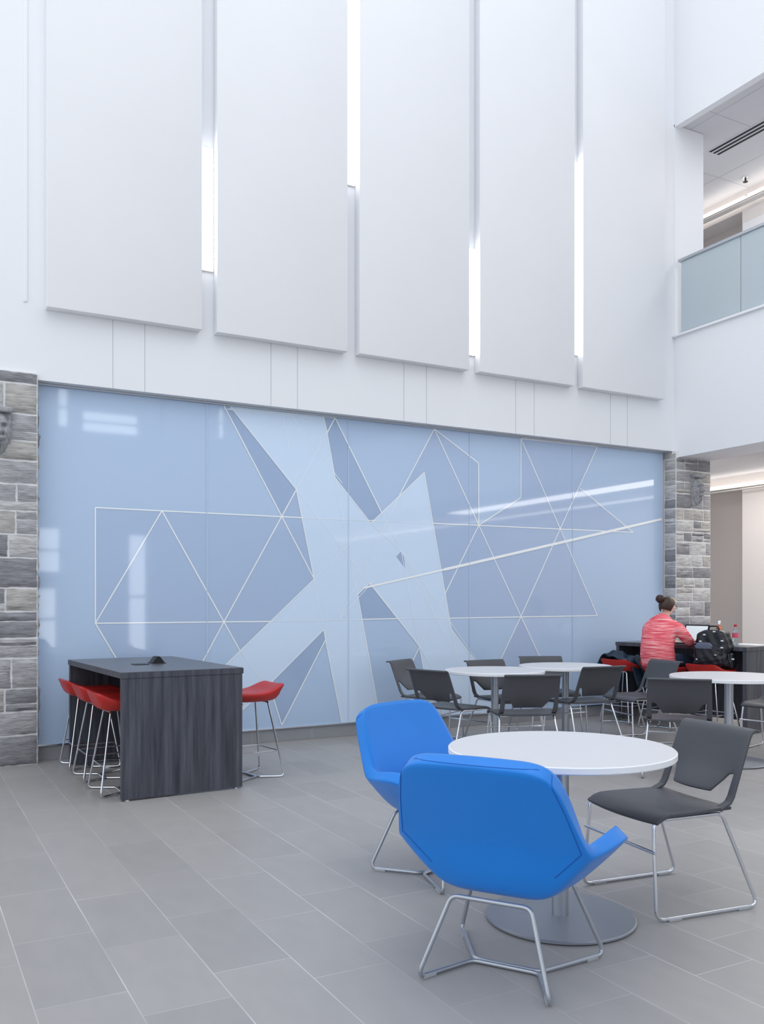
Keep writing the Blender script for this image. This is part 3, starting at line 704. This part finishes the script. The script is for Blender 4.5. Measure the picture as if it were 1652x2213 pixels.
# ------------------------------------------------------------------ red bar stools
def make_stool():
    t = thing('bar_stool', 'x', 'stool')
    J1, J2 = (-.02, .10, .01), (-.02, -.10, .01); H_ = .60
    bm = bmesh.new(); tube(bm, fillet([(-.21, .205, .01), (-.115, .105, H_), (-.115, -.105, H_), (-.21, -.205, .01), (J2[0]-.008, J2[1], .01), (J1[0]-.008, J1[1], .01)], [.04, .02, .02, .04, .02, .02], True), .0075, True, 8)
    link('rear_leg_loop', bm, M['chrome'], t, True)
    bm = bmesh.new(); tube(bm, fillet([(.21, .215, .01), (.115, .105, H_), (.115, -.105, H_), (.21, -.215, .01), (J2[0]+.009, J2[1], .01), (J1[0]+.009, J1[1], .01)], [.04, .02, .02, .04, .02, .02], True), .0075, True, 8)
    link('front_leg_loop', bm, M['chrome'], t, True)
    k = (.213-.01)/(H_-.01); q = lambda a, b: a+(b-a)*k
    bm = bmesh.new(); tube(bm, [(q(-.21, -.115), q(.205, .105), .213), (q(.21, .115), q(.215, .105), .213), (q(.21, .115), -q(.215, .105), .213), (q(-.21, -.115), -q(.205, .105), .213)], .006, True, 8)
    link('footrest', bm, M['chrome'], t, True)
    # saddle seat
    prof = [(-.235, .745, .175), (-.205, .738, .19), (-.15, .715, .20), (-.10, .692, .212), (-.03, .680, .215), (.05, .678, .21), (.12, .680, .20), (.175, .684, .19), (.20, .678, .18)]
    bm = bmesh.new(); n = 10; T = []; B = []
    for i, (x, z, hw) in enumerate(prof):
        e = i in (0, len(prof)-1); r1 = []; r2 = []
        for j in range(n+1):
            v = -1+2*j/n; edge = abs(v) > .99
            zt = z+.012*v*v-(.012 if edge else 0); inn = max(0, 1-abs(v)**7)*(1-abs((i-(len(prof)-1)/2)/((len(prof)-1)/2))**5)
            r1.append(bm.verts.new((x-(.01*(1-v*v) if i == 0 else 0), v*hw, zt))); r2.append(bm.verts.new((x*.985+.004, v*hw*.985, zt-.022-(zt-.022-.606)*inn**.6)))
        T.append(r1); B.append(r2)
    for i in range(len(prof)-1):
        for j in range(n):
            bm.faces.new((T[i][j], T[i+1][j], T[i+1][j+1], T[i][j+1])); bm.faces.new((B[i][j], B[i][j+1], B[i+1][j+1], B[i+1][j]))
    for i in range(len(prof)-1):
        for j in (0, n): bm.faces.new((T[i][j], B[i][j], B[i+1][j], T[i+1][j]))
    for i in (0, len(prof)-1):
        for j in range(n): bm.faces.new((T[i][j], T[i][j+1], B[i][j+1], B[i][j]))
    smod(link('seat', bm, M['red'], t, True), 1)
    return t
st = make_stool(); st.location = (1.455, 6.70, 0); st.rotation_euler = (0, 0, R(2)); tag(st, 'red saddle stool tucked under the left counter table, nearest the camera of three', None, 'red bar stools')
dup(st, (1.445, 7.305, 0), R(2), 'red saddle stool tucked under the left counter table, middle of three')
dup(st, (1.43, 7.865, 0), R(2), 'red saddle stool tucked under the left counter table, farthest, beside the left stone wall')
dup(st, (2.465, 6.775, 0), R(188), 'red saddle stool alone on the right side of the left counter table')
s5 = dup(st, (7.40, 7.70, 0), RZ2, 'red saddle stool with the dark blue jacket over it, at the right counter desk')
s6 = dup(st, (7.475, 7.16, 0), RZ2, 'red saddle stool the person in coral is sitting on')
s7 = dup(st, (7.62, 6.64, 0), RZ2, 'red saddle stool under the black backpack at the right counter desk')

# ------------------------------------------------------------------ things on the counter desk
def ondesk(px, t): p = at(px, t); return (p.x, p.y, .925)
lp = thing('laptop', 'open laptop with dark bezel and lit pale screen on the counter desk', 'laptop', ondesk(1499, 10.1), RZ2+R(180))
link('keyboard_base', bx(-.02, .20, -.155, .155, 0, .016, bev=.004), M['laptop'], lp)
lid = link('lid', bx(-.008, 0, -.155, .155, 0, .215, bev=.003), M['black'], lp); lid.location = (-.02, 0, .012); lid.rotation_euler = (0, R(-18), 0)
sc_ = link('screen', bx(.0005, .0015, -.137, .137, .022, .198), M['screen'], lid)
bt = thing('copper_bottle', 'copper metal drinking bottle with silver cap on the counter desk', 'bottle', ondesk(1555, 9.95))
bm = bmesh.new(); lathe(bm, [(0, 0), (.034, 0), (.037, .01), (.037, .15), (.03, .185), (.016, .21), (.015, .225), (0, .225)], 28); link('body', bm, M['copper'], bt, 50)
bm = bmesh.new(); lathe(bm, [(0, .222), (.019, .222), (.019, .26), (.016, .264), (0, .264)], 24); link('cap', bm, M['chrome'], bt, 50)
bt = thing('plastic_bottle', 'clear plastic drink bottle with red cap and pink label on the counter desk', 'bottle', ondesk(1590, 9.72))
bm = bmesh.new(); lathe(bm, [(0, 0), (.03, 0), (.032, .008), (.032, .06), (.028, .07), (.032, .08), (.032, .14), (.024, .17), (.012, .195), (.012, .205), (0, .205)], 28); link('body', bm, M['pet'], bt, 50)
bm = bmesh.new(); lathe(bm, [(.0328, .085), (.0328, .135)], 28); link('label_band', bm, M['pinklabel'], bt)
bm = bmesh.new(); lathe(bm, [(0, .203), (.0155, .203), (.0155, .228), (0, .23)], 20); link('cap', bm, M['redcap'], bt, 50)
nb = thing('notebook', 'white open notebook lying on the counter desk beside the plastic bottle', 'notebook', ondesk(1618, 9.75), RZ2)
link('pages', bx(-.10, .10, -.14, .14, .0005, .012, bev=.003), M['paper'], nb); link('cover', bx(-.104, .104, -.144, .144, .0, .0028), M['paper'], nb)

# ------------------------------------------------------------------ soft things: jacket and backpack
def blob(name, pts, faces, m, parent, lv=3, jitter=0, seed=1):
    rnd = random.Random(seed); o = mesh_obj(name, [tuple(c+rnd.uniform(-jitter, jitter) for c in p) for p in pts], faces, m, parent); smod(o, lv); return o
# jacket: a folded cloth sheet draped over the far stool
def drape(name, parent, m, fn, nu=26, nv=22, th=.012):
    bm = bmesh.new(); P = {}
    for i in range(nu+1):
        for j in range(nv+1): P[i, j] = bm.verts.new(fn(-1+2*i/nu, -1+2*j/nv))
    for i in range(nu):
        for j in range(nv): bm.faces.new((P[i, j], P[i+1, j], P[i+1, j+1], P[i, j+1]))
    o = link(name, bm, m, parent, True); s_ = o.modifiers.new('t', 'SOLIDIFY'); s_.thickness = th; s_.offset = 1; smod(o, 1); return o
jk = thing('jacket', 'dark blue jacket crumpled over the red stool left of the person', 'jacket', (7.40, 7.70, 0), RZ2)
def jf(u, v):
    x = .03+.17*v; y = -.02+.29*u; 
    hump = .10*math.exp(-((u-.35)/.4)**2)+.05*math.exp(-((u+.55)/.22)**2)
    z = .715+hump*(.75+.25*math.cos(2*v))+.014*math.sin(9*u+4*v)+.010*math.sin(15*u-6*v)
    ov = max(0, abs(y)-.19); z -= ov*1.5 if u > 0 else ov*2.3
    if v > .6: z -= (v-.6)*.12
    return (x, y*(1-.05*v)+.05, z)
drape('body', jk, M['jacket'], jf)
def js(u, v):
    a = (v+1)*PI; p = Vector((-.02, -.2-.05*(u+1), .735-.14*((u+1)/2)**1.5)); r_ = .05-.012*u
    return (p.x+math.cos(a)*r_*1.1, p.y+math.sin(a)*r_*.5, p.z+math.sin(a)*r_)
drape('sleeve', jk, M['jacket'], js, 8, 14, .008)

bp_ = thing('backpack', 'shiny black backpack with grey mesh pocket standing on a red stool', 'backpack', (7.66, 6.66, .68), RZ2+R(6))
def sack(nm, m, sxx, syy, szz, off, fold=.012, seed=3, lean=.0, par=None, n=18):
    bm = bmesh.new(); bmesh.ops.create_cube(bm, size=2); bmesh.ops.subdivide_edges(bm, edges=bm.edges[:], cuts=n, use_grid_fill=True)
    rnd = random.Random(seed); ph = [rnd.uniform(0, 6) for _ in range(6)]
    for v in bm.verts:
        c = v.co; k = 5.0; L_ = (abs(c.x)**k+abs(c.y)**k+abs(c.z)**k)**(1/k); c = c/L_
        f = fold*(math.sin(7*c.x+5*c.z+ph[0])+math.sin(9*c.y-6*c.z+ph[1])+.6*math.sin(15*c.z+4*c.y+ph[2]))
        tz = (c.z+1)/2; nar = 1-.22*tz**2
        v.co = Vector((c.x*sxx*nar*(1+f*3)+off[0]+lean*tz, c.y*syy*nar*(1+f*3)+off[1], (c.z+1)*szz+off[2]))
    return link(nm, bm, m, par or bp_, True)
sack('body', M['bag'], .12, .20, .205, (0, 0, .012), .014, 5, .05)
sack('front_pocket', M['bag'], .045, .155, .12, (-.125, -.01, .02), .012, 9, .01)
sack('side_pocket', M['bag'], .07, .04, .08, (0, -.2, .02), .01, 11, .0)
sack('mesh_pocket', M['bag_mesh'], .02, .095, .035, (-.15, .03, .22), .012, 13, .0)
bm = bmesh.new(); tube(bm, fillet([(.03, -.06, .40), (.02, -.05, .46), (.02, .05, .46), (.03, .06, .40)], .03), .008); link('top_handle', bm, M['bag'], bp_, True)
for s in (-1, 1):
    bm = bmesh.new(); tube(bm, fillet([(.14, s*.09, .38), (.2, s*.12, .28), (.19, s*.15, .12), (.1, s*.17, .04)], .05), .012); link('shoulder_strap', bm, M['bag'], bp_, True)
for x, y, z in ((-.152, .1, .11), (-.15, -.1, .16), (-.13, -.16, .24), (-.10, -.15, .31), (-.09, .05, .37), (-.07, -.05, .405), (-.12, .08, .3), (-.05, -.243, .12)):
    link('reflective_tab', bx(x-.012, x, y-.014, y+.014, z-.007, z+.007, bev=.003), M['silverdot'], bp_)

# ------------------------------------------------------------------ the person
WX, WY = 7.475, 7.16
pr = thing('person', 'person in coral knit sweater and dark jeans, seated on a red stool typing', 'person', (WX-.04, WY-.007, 0), RZ2); pr.scale = (1, 1, .98)
def skin_obj(name, verts, edges, radii, m, parent, lv=2, root=0):
    me = bpy.data.meshes.new(name); me.from_pydata(verts, edges, []); o = bpy.data.objects.new(name, me); C.objects.link(o); o.parent = parent; me.materials.append(m)
    sk = o.modifiers.new('skin', 'SKIN'); sk.use_smooth_shade = True; sk.branch_smoothing = .3
    for i, r_ in enumerate(radii):
        d = me.skin_vertices[0].data[i]; d.radius = r_ if isinstance(r_, tuple) else (r_, r_); d.use_root = (i == root)
    s_ = o.modifiers.new('s', 'SUBSURF'); s_.levels = lv; s_.render_levels = lv
    return o
V = [(-.09, 0, .80), (-.105, 0, .92), (-.06, 0, 1.06), (-.02, 0, 1.18), (.03, 0, 1.25), (.06, 0, 1.295), (.085, 0, 1.345), (.10, 0, 1.40)]
E_ = [(i, i+1) for i in range(7)]; Rr = [(.15, .12), (.125, .10), (.14, .10), (.10, .08), (.05, .05), (.043, .043), (.066, .076), (.062, .066)]
def add(p, r_, par): V.append(p); Rr.append(r_); E_.append((par, len(V)-1)); return len(V)-1
n1 = add((.165, 0, 1.315), .026, 6)            # jaw / chin
for s in (-1, 1):
    a = add((-.0, s*.13, 1.19), .055, 3); a = add((.03, s*.185, 1.14), .048, a); a = add((.13, s*.235, .985), .040, a)
    a = add((.26, s*.17, .967), .032, a); a = add((.36, s*.11, .963), .023, a); hand = add((.415, s*.09, .958), (.028, .016), a)
    for k, (dy, L_) in enumerate(((-.03, .05), (-.012, .064), (.006, .068), (.022, .06))):
        f = add((.445, s*.09+dy, .957), .0085, hand); f = add((.445+L_*.5, s*.09+dy, .956), .008, f); add((.445+L_, s*.09+dy, .942), .0065, f)
    f = add((.41, s*.055, .955), .009, hand); add((.44, s*.035, .948), .0075, f)
    h = add((-.03, s*.09, .775), .085, 0); k = add((.15, s*.115, .765), .075, h); k = add((.31, s*.135, .745), .058, k)
    k = add((.33, s*.135, .62), .05, k); k = add((.29, s*.135, .38), .036, k); k = add((.27, s*.135, .285), .034, k); add((.36, s*.14, .245), (.035, .024), k)
body = skin_obj('body', V, E_, Rr, M['skin'], pr)
# sweater
bm = bmesh.new(); RG = []
for z, cx_, rx, ry in ((.70, -.085, .145, .185), (.745, -.09, .15, .192), (.82, -.10, .155, .20), (.92, -.108, .148, .192), (1.03, -.085, .142, .196), (1.12, -.055, .132, .205), (1.175, -.03, .118, .195), (1.215, -.005, .095, .155), (1.245, .012, .072, .10), (1.268, .026, .056, .068)):
    RG.append([bm.verts.new((cx_+rx*math.cos(a), ry*math.sin(a), z+(.04*math.cos(a) if z > 1.2 else 0)*-1)) for a in [2*PI*k/28 for k in range(28)]])
for a, b in zip(RG, RG[1:]):
    for k in range(28): bm.faces.new((a[k], a[(k+1) % 28], b[(k+1) % 28], b[k]))
bm.faces.new(RG[0]); bm.faces.new(RG[-1])
for s in (-1, 1):
    pts = fillet([(-.02, s*.10, 1.165), (.01, s*.19, 1.13), (.05, s*.235, 1.05), (.13, s*.25, .985), (.22, s*.20, .98), (.32, s*.135, .972)], .08)
    n_ = len(pts); tube(bm, pts, [.074-.034*(k/(n_-1))**1.3 for k in range(n_)], False, 18)
sw = link('sweater', bm, M['coral'], pr, True)
rm = sw.modifiers.new('r', 'REMESH'); rm.mode = 'VOXEL'; rm.voxel_size = .011; rm.use_smooth_shade = True
sm_ = sw.modifiers.new('m', 'SMOOTH'); sm_.iterations = 8; sm_.factor = .6
# jeans
JV = [(-.09, 0, .79)]; JE = []; JR = [(.125, .105)]
def jadd(p, r_, par): JV.append(p); JR.append(r_); JE.append((par, len(JV)-1)); return len(JV)-1
for s in (-1, 1):
    h = jadd((-.02, s*.09, .775), .085, 0); k = jadd((.15, s*.115, .768), .085, h); k = jadd((.31, s*.135, .75), .068, k); k = jadd((.335, s*.135, .62), .06, k); jadd((.29, s*.135, .36), .05, k)
skin_obj('jeans', JV, JE, JR, M['jeans'], pr)
for s in (-1, 1):
    bm = bmesh.new(); bmesh.ops.create_uvsphere(bm, u_segments=20, v_segments=12, radius=1, matrix=Matrix.Translation((.33, s*.14, .255)) @ Matrix.Rotation(R(12), 4, 'Y') @ Matrix.Diagonal((.115, .045, .04, 1)))
    link('shoe', bm, M['shoe'], pr, True)
# hair cap, bun, headband, ear, glasses
HM = Matrix.Translation((.075, 0, 1.385)) @ Matrix.Rotation(R(22), 4, 'Y')
bm = bmesh.new(); bmesh.ops.create_uvsphere(bm, u_segments=32, v_segments=22, radius=1)
for v in bm.verts:
    c = v.co; rr = 1+.012*math.sin(24*math.atan2(c.y, c.x)+5*c.z)
    v.co = Vector((c.x*.098*rr, c.y*.084*rr, c.z*.104*rr))
kill = [v for v in bm.verts if (v.co.x > .045 and v.co.z < .052) or v.co.z < -.078 or (v.co.x > .012 and v.co.z < -.012)]
bmesh.ops.delete(bm, geom=kill, context='VERTS'); bm.transform(HM)
hr = link('hair', bm, M['hair'], pr, True); so = hr.modifiers.new('t', 'SOLIDIFY'); so.thickness = .012; so.offset = -1
bm = bmesh.new(); bmesh.ops.create_uvsphere(bm, u_segments=24, v_segments=16, radius=1)
for v in bm.verts:
    c = v.co; k = 1+.09*math.sin(6*math.atan2(c.y, c.z)+7*c.x); v.co = Vector((c.x*.044*k, c.y*.05*k, c.z*.046*k))
bm.transform(Matrix.Translation((-.005, .03, 1.462))); link('hair_bun', bm, M['hair'], pr, True)
bm = bmesh.new(); tube(bm, [HM @ Vector((.035+.0, .090*math.cos(a), .108*math.sin(a))) for a in [R(x) for x in range(25, 156, 6)]], .0075, False, 8); link('headband', bm, M['band'], pr, True)
for s in (-1, 1):
    bm = bmesh.new(); bmesh.ops.create_uvsphere(bm, u_segments=14, v_segments=10, radius=1, matrix=Matrix.Translation((.10, s*.08, 1.365)) @ Matrix.Diagonal((.018, .008, .028, 1))); link('ear', bm, M['skin'], pr, True)
bm = bmesh.new(); bmesh.ops.create_cone(bm, cap_ends=True, segments=12, radius1=.014, radius2=.005, depth=.034, matrix=Matrix.Translation((.178, 0, 1.35)) @ Matrix.Rotation(R(20), 4, 'Y')); link('nose', bm, M['skin'], pr, True)
for s in (-1, 1):
    bm = bmesh.new(); bmesh.ops.create_uvsphere(bm, u_segments=12, v_segments=8, radius=.009, matrix=Matrix.Translation((.16, s*.03, 1.372))); link('eye', bm, M['paper'], pr, True)
bm = bmesh.new(); tube(bm, [(.172, -.018, 1.325), (.178, 0, 1.324), (.172, .018, 1.325)], .004); link('mouth', bm, M['pinklabel'], pr, True)
bm = bmesh.new()
for s in (-1, 1):
    tube(bm, [(.186, s*.034+.024*math.cos(a), 1.374+.02*math.sin(a)) for a in [2*PI*k/16 for k in range(16)]], .003, True, 6)
    tube(bm, [(.186, s*.058, 1.38), (.15, s*.082, 1.38), (.10, s*.088, 1.378)], .003, False, 6)
tube(bm, [(.187, -.01, 1.378), (.187, .01, 1.378)], .003, False, 6); link('glasses', bm, M['black'], pr, True)
